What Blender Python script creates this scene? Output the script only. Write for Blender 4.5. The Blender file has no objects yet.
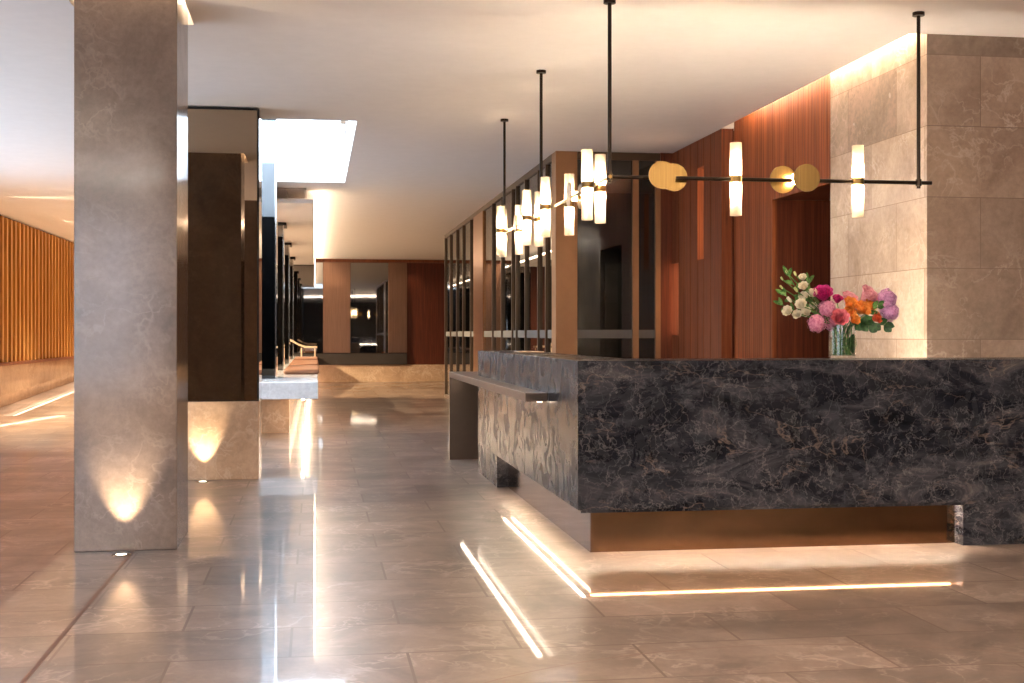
import bpy, math, random
from mathutils import Vector, Matrix
R = math.radians
random.seed(7)
S = bpy.context.scene
COL = S.collection

# ------------------------------------------------------------ camera, world, exposure
CEIL = 3.18
THETA = math.atan(197 / 1279)
cam_d = bpy.data.cameras.new('camera'); cam = bpy.data.objects.new('camera', cam_d); COL.objects.link(cam)
cam.location = (0, 0, 1.24)
cam.rotation_euler = (R(90), 0, -THETA)
cam_d.sensor_width = 36; cam_d.sensor_fit = 'HORIZONTAL'; cam_d.lens = 1279 / 1024 * 36
cam_d.shift_y = -7.5 / 1024
cam_d.clip_start = 0.05; cam_d.clip_end = 200
S.camera = cam
S.view_settings.view_transform = 'Standard'; S.view_settings.look = 'None'
S.view_settings.gamma = 1; S.view_settings.use_curve_mapping = False
S.view_settings.exposure = 1.22
S.cycles.use_denoising = True; S.cycles.transparent_max_bounces = 28
S.cycles.sample_clamp_indirect = 6
S.cycles.max_bounces = 10; S.cycles.diffuse_bounces = 5; S.cycles.glossy_bounces = 6
S.cycles.caustics_reflective = False; S.cycles.caustics_refractive = False
W = bpy.data.worlds.new('daylight'); S.world = W; W.use_nodes = True
W.node_tree.nodes['Background'].inputs[0].default_value = (0.60, 0.78, 1.0, 1)
W.node_tree.nodes['Background'].inputs[1].default_value = 1.0

WARM = (1.0, 0.68, 0.40); WARM2 = (1.0, 0.83, 0.65); COOL = (0.72, 0.84, 1.0)
def light(name, kind, loc, power, color=WARM, rot=(0, 0, 0), size=None, size_y=None, cone=None, blend=0.6, portal=False):
    d = bpy.data.lights.new(name, kind); d.energy = power; d.color = color
    if kind == 'AREA':
        d.size = size
        if size_y: d.shape = 'RECTANGLE'; d.size_y = size_y
        if portal: d.cycles.is_portal = True
    if kind == 'SPOT': d.spot_size = R(cone); d.spot_blend = blend; d.shadow_soft_size = size or .03
    o = bpy.data.objects.new(name, d); o.location = loc; o.rotation_euler = rot; COL.objects.link(o); return o
# tall lobby windows of the entrance side, behind and left of the camera
light('entrance_daylight', 'AREA', (-3.7, -5.8, 1.7), 60, COOL, (R(100), 0, 0), 2.4, 2.8)
light('side_daylight', 'AREA', (-4.9, 2.0, 1.6), 130, COOL, (0, R(-116), 0), 2.4, 6)
light('side_daylight', 'AREA', (-4.9, 12.0, 1.6), 150, COOL, (0, R(-116), 0), 2.4, 9)

# added up-facing fill lights, unseen off view, that brighten the ceiling
light('ceiling_fill', 'AREA', (3.2, 1.0, 2.6), 380, WARM2, (R(180), 0, 0), 3.5, .3)
light('ceiling_fill', 'AREA', (-3.4, 3.2, 2.6), 150, WARM2, (R(180), 0, 0), 1.5, .3)
light('ceiling_fill', 'AREA', (-.5, -.8, 2.6), 260, (1, .9, .8), (R(180), 0, 0), 5, .3)
# ------------------------------------------------------------ materials
def new_mat(name):
    m = bpy.data.materials.new(name); m.use_nodes = True
    nt = m.node_tree; return m, nt, nt.nodes['Principled BSDF']
def N(nt, t, **k):
    n = nt.nodes.new(t)
    for a, v in k.items():
        if a in n.inputs.keys(): n.inputs[a].default_value = v
        else: setattr(n, a, v)
    return n
def rgb(r, g, b):
    f = lambda v: (v / 255 / 12.92) if v / 255 <= .04045 else ((v / 255 + .055) / 1.055) ** 2.4
    return (f(r), f(g), f(b), 1)
def ramp(nt, fac, stops):
    n = nt.nodes.new('ShaderNodeValToRGB'); e = n.color_ramp.elements
    while len(e) > 1: e.remove(e[-1])
    e[0].position, e[0].color = stops[0]
    for p, c in stops[1:]:
        x = e.new(p); x.color = c
    nt.links.new(fac, n.inputs[0]); return n.outputs[0]
def mixc(nt, fac, a, b, mode='MIX'):
    n = nt.nodes.new('ShaderNodeMix'); n.data_type = 'RGBA'; n.blend_type = mode
    for sock, v in ((n.inputs[0], fac), (n.inputs[6], a), (n.inputs[7], b)):
        if isinstance(v, bpy.types.NodeSocket): nt.links.new(v, sock)
        else: sock.default_value = v
    return n.outputs[2]
def coords(nt, scale=(1, 1, 1), rot=(0, 0, 0), loc=(0, 0, 0)):
    tc = nt.nodes.new('ShaderNodeTexCoord'); mp = nt.nodes.new('ShaderNodeMapping')
    mp.inputs['Scale'].default_value = scale; mp.inputs['Rotation'].default_value = rot; mp.inputs['Location'].default_value = loc
    nt.links.new(tc.outputs['Object'], mp.inputs[0]); return mp.outputs[0]
def swiz(nt, order, off=(0, 0)):
    tc = nt.nodes.new('ShaderNodeTexCoord'); sp = nt.nodes.new('ShaderNodeSeparateXYZ'); cb = nt.nodes.new('ShaderNodeCombineXYZ')
    nt.links.new(tc.outputs['Object'], sp.inputs[0])
    for k in range(2):
        ad = nt.nodes.new('ShaderNodeMath'); ad.inputs[1].default_value = off[k]
        nt.links.new(sp.outputs[order[k]], ad.inputs[0]); nt.links.new(ad.outputs[0], cb.inputs[k])
    return cb.outputs[0]
def noise(nt, vec, scale, detail=6, rough=.6, dist=0.0):
    n = N(nt, 'ShaderNodeTexNoise'); n.inputs['Scale'].default_value = scale; n.inputs['Detail'].default_value = detail
    n.inputs['Roughness'].default_value = rough; n.inputs['Distortion'].default_value = dist
    nt.links.new(vec, n.inputs['Vector']); return n.outputs['Fac']
def veins(nt, vec, scale, width, warp=.35):
    """thin wandering lines: the ridge |noise - .5| of a warped noise"""
    n = noise(nt, vec, scale, 5, .55, warp)
    a = N(nt, 'ShaderNodeMath', operation='SUBTRACT'); a.inputs[1].default_value = .5; nt.links.new(n, a.inputs[0])
    b = N(nt, 'ShaderNodeMath', operation='ABSOLUTE'); nt.links.new(a.outputs[0], b.inputs[0])
    return ramp(nt, b.outputs[0], [(0, (1, 1, 1, 1)), (width, (0, 0, 0, 1))])
def bump(nt, bs, h, strength, dist=.01):
    b = N(nt, 'ShaderNodeBump'); b.inputs['Strength'].default_value = strength; b.inputs['Distance'].default_value = dist
    nt.links.new(h, b.inputs['Height']); nt.links.new(b.outputs[0], bs.inputs['Normal'])
def plain(name, c, rough=.5, metal=0.0, var=.06, nscale=8, spec=None, rvar=0):
    m, nt, bs = new_mat(name)
    v = noise(nt, coords(nt), nscale, 4)
    lo = tuple(x * (1 - var) for x in c[:3]) + (1,); hi = tuple(min(1, x * (1 + var)) for x in c[:3]) + (1,)
    nt.links.new(ramp(nt, v, [(.3, lo), (.7, hi)]), bs.inputs['Base Color'])
    bs.inputs['Roughness'].default_value = rough; bs.inputs['Metallic'].default_value = metal
    if spec is not None: bs.inputs['Specular IOR Level'].default_value = spec
    return m
def emit(name, c, s):
    m, nt, bs = new_mat(name); nt.nodes.remove(bs)
    e = N(nt, 'ShaderNodeEmission'); e.inputs[0].default_value = (*c[:3], 1); e.inputs[1].default_value = s
    nt.links.new(e.outputs[0], nt.nodes['Material Output'].inputs[0]); return m
def stone(name, lo, hi, vein, rough, scale=1.0, tile=None, vscale=1.6, mortar=.004, vein_amt=.55):
    """polished limestone with cloudy tone and fine veins; tile = (order, offset, w, h, joint colour)"""
    m, nt, bs = new_mat(name); v = coords(nt, (scale, scale, scale))
    cloud = noise(nt, v, 2.2, 8, .62, .8)
    c = ramp(nt, cloud, [(.3, lo), (.72, hi)])
    fine = noise(nt, v, 26, 4, .7)
    c = mixc(nt, .28, c, ramp(nt, fine, [(.35, (.35, .35, .35, 1)), (.65, (.68, .68, .68, 1))]), 'OVERLAY')
    vn = veins(nt, v, vscale, .016, .5); vn2 = veins(nt, v, vscale * 2.7, .02, .4)
    mask = ramp(nt, noise(nt, v, 1.7, 2), [(.42, (0, 0, 0, 1)), (.62, (1, 1, 1, 1))])
    k = mixc(nt, 1, vn, vn2, 'LIGHTEN'); k = mixc(nt, 1, k, mask, 'MULTIPLY')
    k = mixc(nt, 1, k, (vein_amt,) * 3 + (1,), 'MULTIPLY')
    c = mixc(nt, k, c, vein)
    if tile:
        order, off, w, h, joint = tile
        br = N(nt, 'ShaderNodeTexBrick'); br.offset = .5; br.offset_frequency = 2
        br.inputs['Scale'].default_value = 1; br.inputs['Brick Width'].default_value = w; br.inputs['Row Height'].default_value = h
        br.inputs['Mortar Size'].default_value = mortar; br.inputs['Mortar Smooth'].default_value = .1; br.inputs['Bias'].default_value = 0
        br.inputs['Color1'].default_value = (.30, .30, .30, 1); br.inputs['Color2'].default_value = (.66, .66, .66, 1); br.inputs['Mortar'].default_value = (.5, .5, .5, 1)
        nt.links.new(swiz(nt, order, off), br.inputs['Vector'])
        c = mixc(nt, .8, c, br.outputs['Color'], 'OVERLAY')
        c = mixc(nt, br.outputs['Fac'], c, joint)
    nt.links.new(c, bs.inputs['Base Color'])
    bs.inputs['Roughness'].default_value = rough
    rr = ramp(nt, noise(nt, v, 5, 5), [(.3, (rough * .8,) * 3 + (1,)), (.7, (rough * 1.25,) * 3 + (1,))])
    nt.links.new(rr, bs.inputs['Roughness'])
    return m
def floor_gloss(m):
    bs = m.node_tree.nodes['Principled BSDF']
    for l in list(bs.inputs['Roughness'].links): m.node_tree.links.remove(l)
    bs.inputs['Roughness'].default_value = .34; bs.inputs['Coat Weight'].default_value = .7; bs.inputs['Coat Roughness'].default_value = .035
def wood(name, lo, mid, hi, rough=.42, pitch=.045, axis='Y', grain=1.0):
    """vertical boards: tone changes per board, fine grain runs up"""
    m, nt, bs = new_mat(name)
    g = noise(nt, coords(nt, (38 * grain, 38 * grain, 1.1)), 1, 6, .65, .6)
    tc = nt.nodes.new('ShaderNodeTexCoord'); sp = nt.nodes.new('ShaderNodeSeparateXYZ'); nt.links.new(tc.outputs['Object'], sp.inputs[0])
    d = N(nt, 'ShaderNodeMath', operation='DIVIDE'); d.inputs[1].default_value = pitch; nt.links.new(sp.outputs[axis], d.inputs[0])
    fl = N(nt, 'ShaderNodeMath', operation='FLOOR'); nt.links.new(d.outputs[0], fl.inputs[0])
    wn = N(nt, 'ShaderNodeTexWhiteNoise', noise_dimensions='1D'); nt.links.new(fl.outputs[0], wn.inputs['W'])
    c = ramp(nt, g, [(.3, lo), (.5, mid), (.72, hi)])
    c = mixc(nt, .45, c, ramp(nt, wn.outputs[0], [(0, (.33, .33, .33, 1)), (1, (.66, .66, .66, 1))]), 'OVERLAY')
    nt.links.new(c, bs.inputs['Base Color']); bs.inputs['Roughness'].default_value = rough
    bs.inputs['Specular IOR Level'].default_value = .28
    bump(nt, bs, g, .15, .002)
    return m
def marble_dark():
    m, nt, bs = new_mat('dark_marble')
    v = coords(nt, (1.0, .55, 2.2), (0, R(-40), 0))
    cl = noise(nt, v, 2.0, 10, .68, 1.4)
    c = ramp(nt, cl, [(.32, rgb(10, 11, 15)), (.48, rgb(25, 26, 32)), (.6, rgb(51, 50, 54)), (.74, rgb(92, 86, 84))])
    v1 = veins(nt, v, 2.1, .012, .6); v2 = veins(nt, coords(nt, (1, 1, 1), (0, R(30), 0)), 5.5, .010, .35); v3 = veins(nt, coords(nt), 14, .022, .4)
    mask = ramp(nt, noise(nt, v, 2.6, 4), [(.45, (0, 0, 0, 1)), (.6, (1, 1, 1, 1))])
    c = mixc(nt, mixc(nt, 1, v3, (.13,) * 3 + (1,), 'MULTIPLY'), c, rgb(132, 130, 132))
    c = mixc(nt, mixc(nt, 1, v2, (.22,) * 3 + (1,), 'MULTIPLY'), c, rgb(146, 140, 138))
    c = mixc(nt, mixc(nt, 1, mixc(nt, 1, v1, mask, 'MULTIPLY'), (.28,) * 3 + (1,), 'MULTIPLY'), c, rgb(150, 128, 112))
    nt.links.new(c, bs.inputs['Base Color']); rr = noise(nt, coords(nt, (3, 3, 3)), 1.6, 6, .6, 1)
    nt.links.new(ramp(nt, rr, [(.35, (.19,) * 3 + (1,)), (.65, (.34,) * 3 + (1,))]), bs.inputs['Roughness']); bs.inputs['Specular IOR Level'].default_value = .13
    return m
def glass_mat(name, tint, refl=.9, rough=.01, base=.06):
    m, nt, bs = new_mat(name); nt.nodes.remove(bs)
    tr = N(nt, 'ShaderNodeBsdfTransparent'); tr.inputs[0].default_value = (*tint, 1)
    gl = N(nt, 'ShaderNodeBsdfGlossy'); gl.inputs['Roughness'].default_value = rough; gl.inputs[0].default_value = (refl,) * 3 + (1,)
    lw = N(nt, 'ShaderNodeLayerWeight'); lw.inputs[0].default_value = .5
    pw = N(nt, 'ShaderNodeMath', operation='POWER'); pw.inputs[1].default_value = 4.5; nt.links.new(lw.outputs['Facing'], pw.inputs[0])
    fr = N(nt, 'ShaderNodeMath', operation='MULTIPLY_ADD'); fr.inputs[1].default_value = .9; fr.inputs[2].default_value = base; nt.links.new(pw.outputs[0], fr.inputs[0])
    mx = nt.nodes.new('ShaderNodeMixShader'); nt.links.new(fr.outputs[0], mx.inputs[0])
    nt.links.new(tr.outputs[0], mx.inputs[1]); nt.links.new(gl.outputs[0], mx.inputs[2])
    nt.links.new(mx.outputs[0], nt.nodes['Material Output'].inputs[0]); return m
def frosted(name, c):
    m, nt, bs = new_mat(name); nt.nodes.remove(bs)
    tl = N(nt, 'ShaderNodeBsdfTranslucent'); tl.inputs[0].default_value = (*c, 1)
    tr = N(nt, 'ShaderNodeBsdfTransparent'); tr.inputs[0].default_value = (1, .93, .82, 1)
    gl = N(nt, 'ShaderNodeBsdfGlossy'); gl.inputs['Roughness'].default_value = .25
    m1 = nt.nodes.new('ShaderNodeMixShader'); m1.inputs[0].default_value = .35
    m2 = nt.nodes.new('ShaderNodeMixShader'); m2.inputs[0].default_value = .05
    nt.links.new(tl.outputs[0], m1.inputs[1]); nt.links.new(tr.outputs[0], m1.inputs[2])
    nt.links.new(m1.outputs[0], m2.inputs[1]); nt.links.new(gl.outputs[0], m2.inputs[2])
    nt.links.new(m2.outputs[0], nt.nodes['Material Output'].inputs[0]); return m
def brushed(name, c, rough=.28, axis_scale=(2, 2, 220)):
    m, nt, bs = new_mat(name)
    g = noise(nt, coords(nt, axis_scale), 1, 3)
    nt.links.new(ramp(nt, g, [(.3, tuple(x * .82 for x in c[:3]) + (1,)), (.7, tuple(min(1, x * 1.15) for x in c[:3]) + (1,))]), bs.inputs['Base Color'])
    bs.inputs['Metallic'].default_value = 1; bs.inputs['Roughness'].default_value = rough
    bump(nt, bs, g, .05, .001); return m

M = {}
M['floor'] = stone('polished_floor_stone', rgb(80, 65, 57), rgb(140, 121, 109), rgb(190, 172, 160), .075, 1, ((0, 1), (.095 + 9 + .45, 60 - 4.98), .9, .5, rgb(84, 62, 50)), 1.4, .006, .42)
floor_gloss(M['floor'])
M['pillar'] = stone('taupe_pillar_stone', rgb(90, 76, 66), rgb(118, 101, 89), rgb(154, 137, 123), .14, 1, None, 1.5, vein_amt=.2)
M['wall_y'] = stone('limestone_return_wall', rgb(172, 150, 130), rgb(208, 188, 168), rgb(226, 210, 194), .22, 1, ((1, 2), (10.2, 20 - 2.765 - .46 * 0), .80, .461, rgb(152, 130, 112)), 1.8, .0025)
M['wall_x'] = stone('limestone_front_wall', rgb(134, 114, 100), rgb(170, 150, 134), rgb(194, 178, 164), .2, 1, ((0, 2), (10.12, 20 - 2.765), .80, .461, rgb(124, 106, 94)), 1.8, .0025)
M['base'] = stone('tan_base_stone', rgb(168, 138, 112), rgb(200, 170, 142), rgb(220, 196, 172), .16, 1, None, 2.0)
M['bench'] = stone('pale_bench_stone', rgb(176, 172, 170), rgb(206, 202, 200), rgb(226, 224, 222), .15, 1, None, 2.0)
M['marble'] = marble_dark()
M['ceiling'] = plain('ceiling_paint', (.90, .87, .85, 1), .75, 0, .02)
M['well'] = plain('skylight_paint', (.85, .85, .85, 1), .7, 0, .02)
M['dark_wall'] = plain('dark_brown_wall', rgb(46, 38, 34), .5)
M['black'] = plain('black_metal', rgb(24, 21, 20), .38, .6)
M['rod'] = plain('dark_bronze_rod', rgb(44, 34, 26), .3, .8)
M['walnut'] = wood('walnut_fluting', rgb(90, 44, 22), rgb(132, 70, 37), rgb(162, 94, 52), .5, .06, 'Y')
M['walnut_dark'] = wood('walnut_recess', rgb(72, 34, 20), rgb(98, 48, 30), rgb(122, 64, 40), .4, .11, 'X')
M['walnut_board'] = wood('walnut_board', rgb(82, 40, 22), rgb(118, 62, 34), rgb(142, 82, 48), .5, .5, 'Y')
M['slat'] = wood('golden_slats', rgb(158, 104, 52), rgb(196, 140, 74), rgb(222, 168, 98), .42, .17, 'Y')
M['backwood'] = wood('dark_red_wood', rgb(60, 28, 18), rgb(80, 38, 24), rgb(98, 48, 32), .4, .3, 'X')
M['bronze'] = brushed('bronze_metal', rgb(146, 104, 72), .3, (2, 2, 160))
M['post'] = plain('bronze_post', rgb(150, 110, 76), .42, .4)
M['kick'] = brushed('copper_kickplate', rgb(128, 98, 74), .11, (3, 3, 3))
M['copper'] = brushed('copper_panel', rgb(140, 108, 90), .33, (160, 160, 2))
M['brass'] = brushed('brass', rgb(116, 92, 54), .3, (120, 120, 2))
M['mullion'] = plain('dark_bronze_mullion', rgb(84, 66, 50), .38, .6)
M['shelf'] = plain('bronze_shelf', rgb(92, 78, 68), .3, .5)
M['mirror_b'] = plain('bronze_mirror', (.36, .265, .18, 1), .015, 1, .01)
M['mirror'] = plain('grey_mirror', (.09, .095, .10, 1), .012, 1, .01)
M['mirror_k'] = plain('smoked_mirror', (.26, .25, .24, 1), .02, 1, .01)
M['chrome'] = plain('chrome_edge', (.75, .74, .72, 1), .12, 1, .02)
M['glass'] = glass_mat('smoked_glass', (.42, .44, .42))
M['band'] = plain('frosted_band', rgb(96, 94, 91), .6)
M['leather'] = plain('brown_leather', rgb(128, 84, 58), .45)
M['tan'] = plain('pale_timber', rgb(206, 180, 152), .4)
M['inlay'] = plain('bronze_inlay', rgb(92, 60, 42), .35, .4)
M['grille'] = plain('white_grille', rgb(190, 176, 168), .5)
M['steel'] = plain('steel_ring', rgb(170, 160, 150), .25, 1)
M['frost'] = frosted('frosted_tube', (.98, .93, .84))
M['bulb'] = emit('tube_lamp', (1, .74, .46), 520)
M['led'] = emit('warm_led', (1, .74, .50), 30)
M['led_shelf'] = emit('shelf_led', (1, .80, .60), 11)
M['led_side'] = emit('side_kick_led', (1, .74, .50), 26)
M['upward_fill'] = emit('upward_fill_strip', (1, .84, .66), 42)
M['led_cove'] = emit('cove_led', (1, .76, .52), 18)
M['led_ramp'] = emit('ramp_led', (1, .76, .54), 9)
M['led_kick'] = emit('kick_led', (1, .80, .60), 190)
M['bulb_disc'] = emit('disc_lamp', (1, .72, .42), 130)
M['led_soft'] = emit('warm_led_soft', (1, .64, .36), 12)
M['led_slot'] = emit('slot_led', (1, .56, .28), 1.9)
M['sky_pane'] = emit('bright_sky_pane', (.64, .81, 1.0), 8.5)
M['lens'] = emit('uplight_lens', (1, .86, .66), 6)
M['vase'] = glass_mat('vase_glass', (.95, .96, .94), 1, 0, .03)

# ------------------------------------------------------------ mesh helpers
class MB:
    def __init__(s): s.v = []; s.f = []; s.m = []; s.mi = 0
    def add(s, vs, fs, mi=None):
        b = len(s.v); s.v += [tuple(p) for p in vs]; s.f += [tuple(i + b for i in f) for f in fs]
        s.m += [s.mi if mi is None else mi] * len(fs); return s
    def box(s, x0, x1, y0, y1, z0, z1, mi=None, bev=0):
        if bev <= 0:
            vs = [(x, y, z) for z in (z0, z1) for x, y in ((x0, y0), (x1, y0), (x1, y1), (x0, y1))]
            return s.add(vs, [(0, 3, 2, 1), (4, 5, 6, 7), (0, 1, 5, 4), (1, 2, 6, 5), (2, 3, 7, 6), (3, 0, 4, 7)], mi)
        b = bev
        vs = []
        for z, i in ((z0, b), (z0 + b, 0), (z1 - b, 0), (z1, b)):
            vs += [(x0 + b, y0 + i, z), (x1 - b, y0 + i, z), (x1 - i, y0 + b, z), (x1 - i, y1 - b, z), (x1 - b, y1 - i, z), (x0 + b, y1 - i, z), (x0 + i, y1 - b, z), (x0 + i, y0 + b, z)]
        fs = [tuple(range(7, -1, -1)), tuple(range(24, 32))]
        for r in range(3):
            for k in range(8): fs.append((r * 8 + k, r * 8 + (k + 1) % 8, r * 8 + 8 + (k + 1) % 8, r * 8 + 8 + k))
        return s.add(vs, fs, mi)
    def cyl(s, p0, p1, r0, r1=None, n=20, caps=True, mi=None):
        r1 = r0 if r1 is None else r1
        p0, p1 = Vector(p0), Vector(p1); d = (p1 - p0).normalized()
        a = d.orthogonal().normalized(); c = d.cross(a)
        vs = []
        for p, r in ((p0, r0), (p1, r1)):
            vs += [p + (a * math.cos(2 * math.pi * k / n) + c * math.sin(2 * math.pi * k / n)) * r for k in range(n)]
        fs = [(k, (k + 1) % n, n + (k + 1) % n, n + k) for k in range(n)]
        if caps: fs += [tuple(range(n - 1, -1, -1)), tuple(range(n, 2 * n))]
        return s.add(vs, fs, mi)
    def lathe(s, prof, loc=(0, 0, 0), n=24, mi=None):
        L = Vector(loc); vs = []; fs = []
        for r, z in prof: vs += [L + Vector((r * math.cos(2 * math.pi * k / n), r * math.sin(2 * math.pi * k / n), z)) for k in range(n)]
        for j in range(len(prof) - 1):
            for k in range(n): fs.append((j * n + k, j * n + (k + 1) % n, (j + 1) * n + (k + 1) % n, (j + 1) * n + k))
        return s.add(vs, fs, mi)
    def tube(s, pts, rad, n=8, mi=None):
        pts = [Vector(p) for p in pts]; vs = []; fs = []
        for i, p in enumerate(pts):
            d = (pts[min(i + 1, len(pts) - 1)] - pts[max(i - 1, 0)]).normalized()
            a = d.cross(Vector((.3, .9, .1))).normalized(); c = d.cross(a)
            r = rad(i / (len(pts) - 1)) if callable(rad) else rad
            vs += [p + (a * math.cos(2 * math.pi * k / n) + c * math.sin(2 * math.pi * k / n)) * r for k in range(n)]
        for j in range(len(pts) - 1):
            for k in range(n): fs.append((j * n + k, j * n + (k + 1) % n, (j + 1) * n + (k + 1) % n, (j + 1) * n + k))
        fs += [tuple(range(n - 1, -1, -1)), tuple(range((len(pts) - 1) * n, len(pts) * n))]
        return s.add(vs, fs, mi)
    def build(s, name, mat, parent=None, smooth=False, loc=(0, 0, 0)):
        me = bpy.data.meshes.new(name); me.from_pydata(s.v, [], s.f)
        for q in (mat if isinstance(mat, (list, tuple)) else [mat]): me.materials.append(M[q] if isinstance(q, str) else q)
        for p, mi in zip(me.polygons, s.m): p.material_index = mi; p.use_smooth = smooth
        me.validate(); me.update()
        if smooth and hasattr(me, 'set_sharp_from_angle'): me.set_sharp_from_angle(angle=R(40))
        o = bpy.data.objects.new(name, me); COL.objects.link(o); o.location = loc
        if parent: o.parent = parent
        return o
def tag(o, label=None, cat=None, group=None, kind=None):
    for k, v in (('label', label), ('category', cat), ('group', group), ('kind', kind)):
        if v: o[k] = v
    return o
def thing(name, loc, label, cat, group=None):
    o = bpy.data.objects.new(name, None); COL.objects.link(o); o.location = loc; o.empty_display_size = .1
    return tag(o, label, cat, group)
def part(mb, name, mat, parent, smooth=False):
    L = Vector((0, 0, 0)); p = parent
    while p is not None: L += p.location; p = p.parent
    o = mb.build(name, mat, parent, smooth)
    o.location = -L      # vertices stay in world metres so object textures line up with the room
    return o
def struct(mb, name, mat, smooth=False): return tag(mb.build(name, mat, None, smooth), kind='structure')

# ------------------------------------------------------------ shell
XL, YB, YF, XR = -5.07, 33.42, -12.0, 9.0
WX = 3.79          # ceiling edge and board cladding line on the right
FX = 3.91          # fluted and stone return wall
PX0, PX1, PY0, PY1 = -1.355, -.785, 7.57, 8.21
struct(MB().box(XL - .2, XR, YF, YB + .2, -.12, 0), 'floor', 'floor')
holes = [   # x0,x1,y0,y1,depth,open
    (-1.30, .376, 11.74, 16.52, .9, True),
    (-1.30, -.484, 16.52, 17.24, .89, False),
    (PX0 - .06, PX1 + .035, PY0 - .06, PY1 + .03, .26, False),
    (PX0 - .06, PX1 + .035, PY0 - 4.96, PY1 - 4.87, .26, False),
    (WX, FX + .02, 7.765, 11.62, .22, False)]
cb = MB()
xs = sorted({XL - .2, XR} | {h[0] for h in holes} | {h[1] for h in holes}); ys = sorted({YF, YB + .2} | {h[2] for h in holes} | {h[3] for h in holes})
for i in range(len(xs) - 1):
    for j in range(len(ys) - 1):
        cx, cy = (xs[i] + xs[i + 1]) / 2, (ys[j] + ys[j + 1]) / 2
        if any(h[0] < cx < h[1] and h[2] < cy < h[3] for h in holes): continue
        cb.add([(xs[i], ys[j], CEIL), (xs[i], ys[j + 1], CEIL), (xs[i + 1], ys[j + 1], CEIL), (xs[i + 1], ys[j], CEIL)], [(0, 1, 2, 3)])
for hi, (x0, x1, y0, y1, d, op) in enumerate(holes):
    t = CEIL + d; c4 = [(x0, y0), (x1, y0), (x1, y1), (x0, y1)]
    cb.add([(x, y, CEIL) for x, y in c4] + [(x, y, t) for x, y in c4], [(k, (k + 1) % 4, 4 + (k + 1) % 4, 4 + k) for k in range(4) if not (hi == 1 and k == 0) and not (hi == 0 and k == 2)] + ([] if op else [(4, 5, 6, 7)]))
# far side of the skylight shaft, right of the column niche
cb.add([(-.484, 16.52, CEIL), (.376, 16.52, CEIL), (.376, 16.52, CEIL + .9), (-.484, 16.52, CEIL + .9)], [(0, 1, 2, 3)])
# solid slab above the painted face, leaving the skylight shaft open
x0, x1, y0, y1 = holes[0][:4]; T = CEIL + .9
for a, b, c, d in ((XL - .2, x0, YF, YB + .2), (x1, XR, YF, YB + .2), (x0, x1, YF, y0), (x0, x1, y1, YB + .2)):
    cb.box(a, b, c, d, T, T + .1)
struct(cb, 'ceiling', 'ceiling')
# window frame bars of the skylight
wb = MB()
for y in (12.9, 14.1, 15.3): wb.box(.30, .372, y - .03, y + .03, CEIL + .55, CEIL + .62)
wb.box(.355, .372, 11.8, 16.4, CEIL + .5, CEIL + .56); wb.box(.355, .372, 11.8, 16.4, CEIL + .72, CEIL + .76)
struct(wb, 'window_1', 'mullion')
struct(MB().box(-1.295, .371, 11.745, 16.515, CEIL + .88, CEIL + .895), 'window_2', 'sky_pane')

# outer walls
struct(MB().box(XL - .2, XL, YF, YB, 0, CEIL), 'wall_left', 'dark_wall')
struct(MB().box(XL - .2, XR, YB, YB + .2, .44, CEIL), 'wall_back', 'backwood')
struct(MB().box(XL - .2, XR, YB - .03, YB + .2, 0, .44), 'baseboard_back', 'base')
struct(MB().box(XL - .2, XR, YF - .2, YF, 0, CEIL), 'wall_front', 'dark_wall')
struct(MB().box(XR, XR + .2, YF, YB, 0, CEIL), 'wall_right', 'dark_wall')

# ramp on the left with its lit stone base
ry0, sl = 20.3, .0302
rz = lambda y: max(0, (y - ry0) * sl)
struct(MB().add([(XL, ry0, 0.001), (-1.7, ry0, 0.001), (-1.7, YB, rz(YB)), (XL, YB, rz(YB)), (XL, YB, 0), (-1.7, YB, 0)], [(0, 1, 2, 3), (1, 5, 2), (0, 3, 4)]), 'trim_1', 'floor')
bb = MB()
for a, b in ((6.0, ry0), (ry0, YB - .05)):
    z0, z1 = rz(a) + .20, rz(b) + .20
    vs = [(XL, a, z0), (XL + .10, a, z0), (XL + .10, a, .73), (XL, a, .73), (XL, b, z1), (XL + .10, b, z1), (XL + .10, b, .73), (XL, b, .73)]
    bb.add(vs, [(0, 1, 2, 3), (1, 5, 6, 2), (4, 7, 6, 5), (3, 2, 6, 7), (0, 4, 5, 1)])
struct(bb, 'baseboard_left', 'base')
lb = MB()
for a, b in ((6.0, ry0), (ry0, YB - .05)):
    z0, z1 = rz(a) + .1985, rz(b) + .1985
    lb.add([(XL + .07, a, z0), (XL + .085, a, z0), (XL + .085, b, z1), (XL + .07, b, z1)], [(0, 1, 2, 3)])
struct(lb, 'trim_2', 'led_ramp')
struct(MB().box(XL, XL + .02, 6, YB - .05, .001, .55), 'trim_12', 'base')

# timber slat panel along the left wall
t = thing('slatted_wall_panel', (XL, 20, .73), 'long wall panel of vertical golden wood slats above a stone base', 'wall panel')
part(MB().box(XL, XL + .03, 10, YB - .05, .73, CEIL - .02), 'backing_board', 'walnut_dark', t)
sb = MB(); y = 10.1
while y < YB - .3:
    sb.box(XL + .031, XL + .12, y, y + .10, .781, CEIL - .05)
    y += .30
part(sb, 'slats', 'slat', t)
part(MB().box(XL + .03, XL + .17, 10, YB - .05, .73, .78), 'bottom_rail', 'walnut_board', t)

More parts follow.
